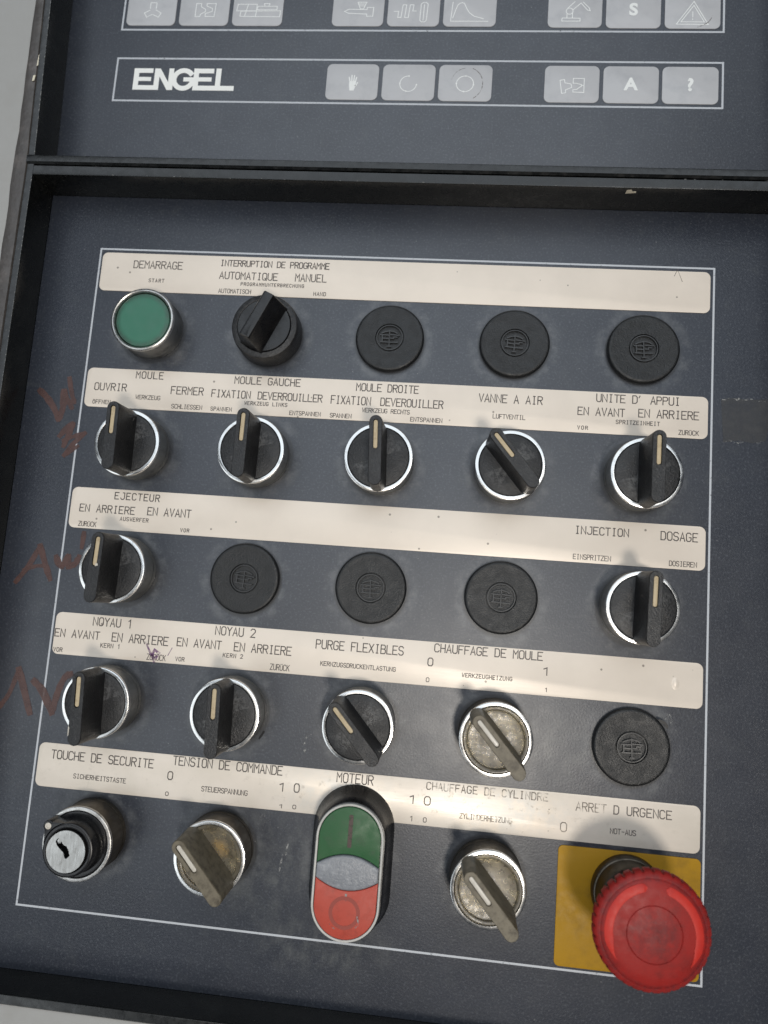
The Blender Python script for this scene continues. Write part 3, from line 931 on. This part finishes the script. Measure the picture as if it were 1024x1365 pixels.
random.seed(21)
for i, (p, w) in enumerate([
    ([(-145.8, 69.7), (-142.5, 67.0), (-138.7, 62.6), (-135.9, 57.6)], 2.0),
    ([(-135.9, 57.6), (-134.6, 63.0), (-135.0, 69.8)], 2.2),
    ([(-135.0, 69.8), (-132.6, 65.5), (-130.6, 62.6)], 1.5),
    ([(-133.4, 75.4), (-131.8, 69.6), (-130.0, 65.0)], 1.6),
    ([(-134.4, 50.6), (-131.5, 54.4), (-129.2, 56.2), (-130.6, 51.0), (-132.2, 46.4)], 1.7),
    ([(-132.6, 48.8), (-127.6, 51.0), (-123.6, 52.4)], 1.3),
    ([(-123.6, 52.4), (-128.6, 47.0), (-131.4, 42.6), (-126.0, 46.8)], 1.5),
    ([(-144.8, -10.6), (-140.4, -4.0), (-136.4, 4.6)], 1.5),
    ([(-136.4, 4.6), (-134.0, -1.0), (-130.4, -8.6)], 1.9),
    ([(-142.1, -5.6), (-137.0, -3.6), (-133.3, -3.4)], 1.2),
    ([(-129.1, .9), (-127.6, -2.0), (-126.0, -2.9), (-124.0, 1.2), (-123.4, -3.0), (-120.6, -1.4), (-119.4, 1.4)], 1.9),
    ([(-118.6, 11.2), (-118.8, 5.1)], 1.5),
    ([(-144.9, -60.6), (-141.1, -54.6), (-138.4, -45.0)], 1.6),
    ([(-138.4, -45.0), (-135.6, -51.6), (-131.6, -61.4)], 2.3),
    ([(-131.6, -49.0), (-127.4, -52.6), (-122.6, -60.6)], 2.2),
    ([(-122.6, -60.6), (-121.0, -52.0), (-119.0, -46.6), (-116.6, -45.0)], 2.0)]):
    stroke(p, w * 1.35, 'marker_ink', 'marker_stroke', lp, .045 + i * .003)
g = G()
P = [(130.2, 80.0), (135, 80.7), (141, 80.2), (147.6, 80.9), (148.4, 72), (146.8, 64.2), (142, 63.2), (137.4, 64.0), (131.2, 63.0), (130.8, 70)]
g.prism(P, .01, .05); g.obj('tape_residue', 'tape_residue', lp, smooth=0)
g = G(); random.seed(9)
for i in range(26):
    x = random.uniform(130.6, 146.5); y = random.choice((80.2, 63.6)) + random.uniform(-.5, .5)
    g.ribbon([(x, y), (x + random.uniform(.4, 1.8), y + random.uniform(-.3, .3))], random.uniform(.15, .4), .06 + i * .001)
g.obj('tape_edge_flakes', 'scuff_and_highlight', lp, smooth=0, kind='stuff')
stroke([(-37.0, -60.1), (-37.6, -61.2), (-38.6, -62.9)], .8, 'black_scratch', 'gouge', lp, .05)
stroke([(112.3, -42.4), (113.0, -40.4), (113.5, -42.6)], .35, 'scuff_and_highlight', 'gouge', lp, .05)
stroke([(113.7, -40.6), (114.6, -42.0), (114.2, -43.6)], .4, 'scuff_and_highlight', 'gouge', lp, .05)
for p in ([(-20.5, -66.5), (-20.9, -62.5), (-19.9, -60.0)], [(-24.4, -104), (-24.0, -99.4)], [(-26.4, -110), (-25.6, -104)]):
    stroke(p, .7, 'scuff_and_highlight', 'scuff_mark', lp, .05, .9)

# ================================================================== blanking plugs
EMB = [('o',), [(-.02, .62), (-.02, -.72)], [(-.66, .38), (-.42, .50), (-.1, .56)], [(.06, .58), (.42, .50), (.62, .38)],
       [(-.78, .24), (-.06, .20)], [(.04, .26), (.80, .20)], [(-.62, .22), (-.62, -.38)], [(-.60, -.06), (-.06, -.10)], [(-.74, -.38), (-.06, -.42)],
       [(.04, -.06), (.34, -.08), (.36, .06)], [(.36, .06), (.62, .04)], [(.04, -.42), (.68, -.42)], [(-.16, -.78), (.12, -.78)]]
def make_plug():
    t = thing('blanking_plug', '', 'plug')
    g = G(); g.lathe([(13.6, 0), (13.85, .25), (13.85, 1.45), (13.6, 1.95), (13.2, 2.2), (12.6, 2.28), (12.2, 2.24), (5.85, 2.24), (5.75, 2.15), (5.7, 1.4), (.01, 1.4)])
    g.obj('cap', 'plug_plastic', t)
    g = G()
    r = 5.4
    g.ribbon(arc(0, 0, r - .25, 0, 352.5, 47), .34, 1.3, 1.0, closed=True)
    for i, st in enumerate(EMB[1:]):
        g.ribbon([(x * r * .88, y * r * .88) for x, y in st], .44, 1.3, .96 + (i % 4) * .012)
    g.obj('emblem', 'emblem_plastic', t)
    return t
plug0 = make_plug()
PL = [(3, 1, 'round black blanking plug in the top row, nearest the black rotary switch'), (4, 1, 'round black blanking plug in the top row, middle of three'),
      (5, 1, 'round black blanking plug at the right end of the top row'), (2, 3, 'round black blanking plug in the third row, right of the switch at its left end'),
      (3, 3, 'round black blanking plug in the middle of the third row'), (4, 3, 'round black blanking plug in the third row, left of the injection switch'),
      (5, 4, 'scratched round black blanking plug above the red mushroom button')]
plugs = {}
for k, (c, r, lab) in enumerate(PL):
    p = plug0 if k == 0 else copy_tree(plug0)
    p.location = (CX[c] * S, ROWS[r] * S, 0); p['label'] = lab; p['group'] = 'round black blanking plugs'; p.rotation_euler[2] = math.radians((1.5, -2, 3, -3, 2, -1, 4)[k])
    plugs[(c, r)] = p
p = plugs[(5, 4)]
stroke([(1.4, 9.2), (3.6, 9.0), (6.2, 8.4)], .45, 'black_scratch', 'scratch', p, 2.27)
stroke([(5.6, 11.4), (5.9, 9.6)], .22, 'scuff_and_highlight', 'scratch', p, 2.27)
stroke([(10.2, 9.8), (12.2, 8.6), (12.9, 7.2)], 1.0, 'black_scratch', 'scratch', p, 2.27)

# ================================================================== selector switches
def bezel(t, h=11.0, side='collar_metal', rim='chrome'):
    g = G(); g.lathe([(13.15, 0), (13.2, .3), (13.15, 2.0), (13.0, 2.2), (13.05, 2.4), (13.05, h - 1.3)], cap1=False)
    g.obj('collar', side, t)
    g = G(); g.lathe([(13.05, h - 1.3), (13.25, h - 1.1), (13.27, h - .35), (13.1, h - .08), (12.85, h), (12.0, h + .02), (11.85, h - .08), (11.8, h - .4), (11.8, h - 5)], cap1=False)
    g.obj('bezel_ring', rim, t)

def handle_parts(t, ang, h, body, insert, rim_h):
    """blade handle with a real slot for the pointer insert"""
    root_z = rim_h - .6
    k = G()
    rings = []
    for hw, hl, z in ((3.35, 13.3, root_z), (3.2, 13.25, root_z + .8), (2.75, 13.1, root_z + 5), (2.45, 13.0, h - .5), (2.40, 12.95, h - .22), (2.2, 12.75, h)):
        rings.append([(x, y, z) for x, y in capsule(hw, hl)])
    k.loft(rings, True, False)
    hb = k.obj('handle', body, t, rz=ang)
    slot = [(x * 1.0, y + 5.9) for x, y in capsule(.95, 5.6, 5)]
    f = holed_plate('handle_top', capsule(2.2, 12.75), slot, h, .9, body, hb)
    g = G(); g.prism([(x, y + 5.9) for x, y in capsule(.72, 5.3, 5)], h - .95, h - .28, .1)
    g.obj('pointer', insert, hb)
    return hb

def make_switch():
    t = thing('selector_switch', '', 'switch')
    bezel(t)
    g = G(); g.lathe([(11.72, 7), (11.72, 10.6), (11.55, 10.95), (11.2, 11.1), (6, 11.1), (.01, 11.1)])
    g.obj('dial', 'black_plastic', t)
    handle_parts(t, 0, 24.5, 'black_plastic', 'pointer_cream', 11)
    return t
sw0 = make_switch()
SW = [(1, 2, .8, 'black selector switch with cream pointer upright, at the left end of the second row'),
      (2, 2, -.2, 'black selector switch with cream pointer upright, under the left mould lock words'),
      (3, 2, 3.0, 'black selector switch with cream pointer upright, in the middle of the second row'),
      (4, 2, 40, 'black selector switch turned to the left, under the air valve words'),
      (5, 2, -.2, 'black selector switch with cream pointer upright, at the right end of the second row'),
      (1, 3, -1.2, 'black selector switch with chipped pointer at the left end of the third row'),
      (5, 3, -1.3, 'black selector switch under the injection and dosing words'),
      (1, 4, 2.7, 'black selector switch with a chipped handle at the left end of the fourth row'),
      (2, 4, 1.9, 'black selector switch with pointer upright, under the second core words'),
      (3, 4, 42, 'black selector switch turned to the left, under the hose purge words')]
for k, (c, r, a, lab) in enumerate(SW):
    o = sw0 if k == 0 else copy_tree(sw0)
    o.location = (CX[c] * S, ROWS[r] * S, 0); o['label'] = lab; o['group'] = 'black selector switches with chrome rings'
    for ch in o.children:
        if ch.name.startswith('handle'): ch.rotation_euler[2] = math.radians(a)
    if (c, r) in ((2, 2), (5, 2), (2, 4), (3, 4)):
        hb = [ch for ch in o.children if ch.name.startswith('handle')][0]
        g = G(); rr = random.Random(c * 7 + r)
        for q in range(5):
            x = rr.choice((-2.2, 2.05)); y = rr.uniform(-11, 11)
            g.prism([(x, y), (x + .18, y + .1), (x + .15, y + rr.uniform(.4, 1.2)), (x, y + .35)], 24.4, 24.53)
        g.obj('chip', 'scuff_and_highlight', hb, smooth=0)
    if (c, r) in ((1, 3), (1, 4)):
        hb = [ch for ch in o.children if ch.name.startswith('handle')][0]
        g = G()
        if r == 4: g.prism([(-2.43, -9.6), (-2.1, -9.2), (-2.0, -6.6), (-2.43, -6.0)], 24.2, 24.56)
        else: g.prism([(.4, .3), (1.5, .7), (1.3, 1.4), (.6, 1.6)], 24.3, 24.6)
        g.obj('chip', 'pointer_white', hb, smooth=0)

# smoky switches
def make_smoky(h, refl):
    t = thing('selector_switch', '', 'switch')
    bezel(t, h, 'dirty_collar', 'chrome')
    g = G(); g.lathe([(11.6, h - 5), (11.6, h - 4.2), (6, h - 4.6), (.01, h - 4.4)])
    g.obj('lamp_reflector', refl, t)
    g = G(); g.lathe([(11.72, h - 4), (11.72, h - .3), (11.5, h + .05), (11.0, h + .1), (10.4, h - .1), (10.1, h - .8), (9.4, h - .95), (5, h - .85), (.01, h - .8)])
    g.obj('dial', 'smoky_clear', t)
    handle_parts(t, 0, h + 13, 'smoky_handle', 'pointer_white', h - .2)
    return t
n = NT('smoky_handle')
d = n.ramp(n.noise(.35, 6, .7), .40, .72)
n.base(n.mix(d, (.20, .172, .122), (.085, .07, .048)))
n.set('Roughness', .48); n.set('Transmission Weight', .18); n.set('Specular IOR Level', .35)
n.bump(n.noise(1.2, 4, .6), .35, .12)
M['smoky_handle'] = n.m
SM = [(4, 4, 41.9, 11.3, 'lamp_reflector', 'smoky clear selector switch at the mould heating label, brightest chrome ring'),
      (2, 5, 43, 12.2, 'amber_reflector', 'smoky clear selector switch with an amber spot, beside the key switch'),
      (4, 5, 41.5, 12.2, 'lamp_reflector', 'smoky clear selector switch between the twin button and yellow plate')]
for (c, r, a, h, refl, lab) in SM:
    o = make_smoky(h, refl)
    o.location = (CX[c] * S, ROWS[r] * S, 0); o['label'] = lab; o['group'] = 'smoky clear selector switches'
    for ch in o.children:
        if ch.name.startswith('handle'): ch.rotation_euler[2] = math.radians(a)

# ================================================================== all-black rotary switch in the first row
t = thing('rotary_switch', 'all black rotary switch with a thick slanted grip in the top row', 'switch', (CX[2], ROWS[1], 0))
g = G(); g.lathe([(13.6, 0), (13.8, .3), (13.6, 6.6), (13.3, 8.4), (13.1, 8.8), (12.9, 8.9), (11.2, 9.3), (11.0, 9.2), (10.9, 8.8), (10.9, 6)], cap1=False)
g.obj('bezel_ring', 'black_plastic', t)
g = G(); g.lathe([(10.8, 6), (10.8, 9.3), (10.6, 9.6), (10.2, 9.7), (.01, 9.7)]); g.obj('dial', 'smooth_black', t)
rings = []
for hw, hl, z, r in ((5.2, 10.6, 9.2, .6), (4.6, 10.5, 10.4, .6), (2.5, 9.9, 19.3, .6), (2.25, 9.8, 20.1, .55), (1.9, 9.6, 20.6, .45), (1.3, 9.2, 20.8, .3)):
    rings.append([(x, y, z) for x, y in rrect(-hw, -hl, hw, hl, r, 4)])
g = G(); g.loft(rings); hb = g.obj('handle', 'smooth_black', t, rz=math.radians(-25))

# ================================================================== green push button
t = thing('push_button', 'round green push button in a chrome ring at the top left', 'button', (CX[1], ROWS[1], 0))
g = G(); g.lathe([(13.1, 0), (13.15, .4), (12.7, 2.0), (12.5, 2.3), (12.6, 9.0)], cap1=False); g.obj('collar', 'collar_metal', t)
g = G(); g.lathe([(12.6, 8.9), (13.05, 9.1), (13.2, 9.6), (13.1, 10.2), (12.7, 10.6), (12.3, 10.7), (11.9, 10.5), (11.6, 10.1), (11.45, 9.5), (11.4, 6)], cap1=False)
g.obj('bezel_ring', 'worn_chrome', t)
g = G(); g.lathe([(11.15, 5), (11.15, 9.4), (11.0, 9.8), (10.5, 10.05), (8.5, 10.15), (.01, 10.2)]); g.obj('cap', 'green_lens', t)

# ================================================================== twin push button
t = thing('twin_push_button', 'oval green and red start stop button with grey lamp between', 'button', (.5, -102.7, 0))
g = G()
rg = []
for hw, hh, z in ((15.1, 26.6, 0), (15.1, 26.6, .8), (14.4, 25.7, 2.2), (13.3, 24.5, 8), (12.75, 23.9, 11.6), (12.5, 23.6, 12.1), (12.1, 23.2, 12.2)):
    rg.append([(x, y, z) for x, y in capsule(hw, hh, 24)])
g.loft(rg, False, True); g.obj('housing', 'smooth_black', t)
g = G()
rg = []
for hw, z in ((12.15, 12.0), (12.15, 12.9), (12.0, 13.15), (11.6, 13.2), (11.35, 13.1), (11.3, 12.6), (11.3, 11.9)):
    rg.append([(x, y, z) for x, y in capsule(hw, hw + 11.15, 24)])
g.loft(rg, False, False); g.obj('bezel_ring', 'grey_bezel', t)
HW, HL = 11.1, 22.25
def lens_y(x, mid=6.0, side=2.4): return side + (mid - side) * (1 - (x / HW) ** 2)
xs = [-HW + 2 * HW * i / 24 for i in range(25)]
topcap = [(x, lens_y(x) + .12) for x in xs] + [(HW * math.cos(math.radians(a)), HL - HW + HW * math.sin(math.radians(a))) for a in range(6, 180, 8)]
botcap = [(-x, -y) for x, y in topcap]
def dome(poly, z0, zt, bev, bulge):
    rg = [[(x, y, z0) for x, y in poly], [(x, y, zt - bev) for x, y in poly]]
    for k in (1, 2, 3):
        a = k / 3 * PI / 2; q = inset(poly, bev * (1 - math.cos(a)))
        rg.append([(x, y, zt - bev + bev * math.sin(a)) for x, y in q])
    return rg
g = G(); g.loft(dome(topcap, 11.9, 13.3, .3, 0), False, True); gc = g.obj('start_cap', 'green_cap', t)
g = G(); g.loft(dome(botcap, 11.9, 13.3, .3, 0), False, True); rc = g.obj('stop_cap', 'red_cap', t)
lens = [(x, lens_y(x) - .12) for x in xs] + [(-x, -lens_y(x) + .12) for x in xs]
g = G(); g.loft(dome(lens, 11.9, 13.9, .7, 0), False, True); g.obj('lamp_lens', 'grey_lens', t)
g = G(); g.prism(rrect(-.75, 8.4, .75, 19.6, .4, 3), 13.28, 13.36, .03); g.obj('mark', 'button_mark', gc, smooth=0)
g = G(); g.ribbon(arc(0, -13.4, 4.9, 0, 352.5, 47), 1.3, 13.29, .06, closed=True); g.obj('mark', 'red_mark', rc, smooth=0)
stroke([(.2, -6.8), (.1, -9.4)], .8, 'scuff_and_highlight', 'scuff_mark', rc, 13.33)
stroke([(4.6, -14.2), (5.2, -16.6), (4.0, -18.0)], .45, 'scuff_and_highlight', 'scuff_mark', rc, 13.37)
stroke([(-5.2, -16.6), (-4.4, -18.2), (-2.6, -19.0)], .35, 'scuff_and_highlight', 'scuff_mark', rc, 13.37)

# ================================================================== key switch
t = thing('key_switch', 'key operated switch with a steel lock face at the bottom left', 'switch', (CX[1], ROWS[5], 0))
bezel(t, 12.2, 'dirty_collar', 'worn_chrome')
g = G(); g.lathe([(11.75, 6), (11.75, 11.6), (11.5, 12.0), (10.9, 12.1), (10.2, 12.0), (9.7, 12.6), (9.45, 14), (9.4, 17.8), (9.2, 18.3), (8.8, 18.5), (7.9, 18.5), (7.6, 18.3), (7.5, 17)], cap1=False)
bd = g.obj('lock_body', 'smooth_black', t)
# arm with the position mark, hulled into the body
a0 = math.radians(137)
cx, cy = 11.2 * math.cos(a0), 11.2 * math.sin(a0)
P = []
for k in range(13):
    a = a0 - PI / 2 + PI * k / 12; P.append((cx + 1.95 * math.cos(a), cy + 1.95 * math.sin(a)))
P += [(9.2 * math.cos(a0 + math.radians(d)), 9.2 * math.sin(a0 + math.radians(d))) for d in (38, 30, 20, 10, 0, -10, -20, -30, -38)]
g = G(); g.prism(P, 10.8, 18.3, .3); ar = g.obj('indicator_arm', 'smooth_black', t)
g = G(); g.lathe([(1.15, 18.2), (1.15, 18.45), (.95, 18.55), (.55, 18.55), (.5, 18.4), (.01, 18.4)], 32, cx, cy); g.obj('pointer', 'pointer_white', ar)
circ = [(7.2 * math.cos(2 * PI * i / 64), 7.2 * math.sin(2 * PI * i / 64)) for i in range(64)]
sl = [(155, 515), (176, 478), (196, 468), (214, 505), (226, 540), (244, 505), (262, 530), (282, 548), (305, 560), (330, 562), (350, 590), (372, 625), (380, 655), (395, 682), (370, 710), (346, 732), (326, 726), (310, 700), (300, 670), (288, 650), (262, 632), (232, 606), (204, 586), (180, 560)]
sl = [((x - 300) / 30.5 * .74 - .6, (610 - y) / 30.5 * .78 + .7) for x, y in sl]
lk = holed_plate('lock_face', circ, sl, 19.5, 3.5, 'key_steel', t, 'dark_hole')
g = G(); g.lathe([(7.2, 17), (7.2, 19.49)], 64, cap1=False); g.obj('lock_barrel', 'key_steel', t)
# shallow dimple ring round the keyway and the broken edge of the shutter
g = G(); g.prism([(-4.1, 3.0), (-3.2, 4.3), (-2.6, 3.2), (-2.4, 2.6), (-3.2, 2.3)], 17.5, 19.1, .1); g.obj('shutter', 'key_steel', lk)

# ================================================================== emergency stop on its yellow plate
yp = thing('yellow_plate', 'square yellow backing plate under the red mushroom button', 'label plate', (100.7, -110.7, 0))
g = G(); g.prism(rrect(-25.1, -20.6, 25.1, 20.6, 1.8), .01, .35, .1); g.obj('plate', 'yellow_plate', yp)
t = thing('mushroom_button', 'big red mushroom emergency stop button on the yellow plate', 'button', (100.2, -103.6, 0))
g = G(); g.lathe([(12.6, .35), (12.8, .6), (12.8, 2.6), (12.5, 3.4), (12.2, 3.7), (11.9, 3.8), (11.6, 5.0), (11.4, 8.4), (11.0, 9.2), (10.2, 9.4), (9.6, 9.2)], cap1=False); g.obj('collar', 'dirty_collar', t)
g = G(); g.lathe([(9.6, 8), (9.6, 11), (9.2, 12), (9.0, 19.5)], cap1=False); g.obj('stem', 'collar_metal', t)
def kn(r, z, j):
    if r > 16.9 and 25.0 < z < 30.2: return r - (.75 if (j % 8) in (0, 1) else 0) * (1 if z < 29 else .4)
    return r
g = G()
g.lathe([(8.8, 18.5), (11.5, 21.5), (14.6, 24.0), (17.0, 25.6), (18.2, 26.6), (18.45, 27.6), (18.45, 28.9), (18.1, 29.9), (17.5, 30.5), (16.7, 30.9), (16.35, 30.95), (16.2, 30.75), (16.0, 30.9), (15.6, 31.15), (12.4, 31.8), (9.0, 32.15), (8.75, 32.18), (8.6, 31.95), (8.4, 32.2), (6, 32.5), (3, 32.65), (.01, 32.7)], 288, fn=kn)
hd = g.obj('mushroom_cap', 'red_mushroom', t)
def zr(r): return 31.15 + (15.6 - r) / 3.2 * .65 - .08
def arc_arrow(a0, a1, r0, r1):
    rg = []; n = 40
    for i in range(n + 1):
        f = i / n; a = math.radians(a0 + (a1 - a0) * f)
        w = 1.0
        if f < .06: w = math.sqrt(max(.02, 1 - ((.06 - f) / .06) ** 2))
        if f > .8: w = max(.06, (1 - f) / .2)
        rm = (r0 + r1) / 2 + (r1 - r0) * .10 * (max(0, f - .6) / .4); hw = (r1 - r0) / 2 * w
        ring = []
        for dr, dz in ((-hw, -.15), (-hw, .22), (-hw * .8, .32), (hw * .8, .32), (hw, .22), (hw, -.15)):
            ring.append(((rm + dr) * math.cos(a), (rm + dr) * math.sin(a), zr(rm + dr) + dz))
        rg.append(ring)
    g = G(); g.loft(rg); return g.obj('arrow', 'red_arrow', hd)
arc_arrow(100, 218, 12.6, 15.2)
arc_arrow(76, -38, 12.6, 15.2)
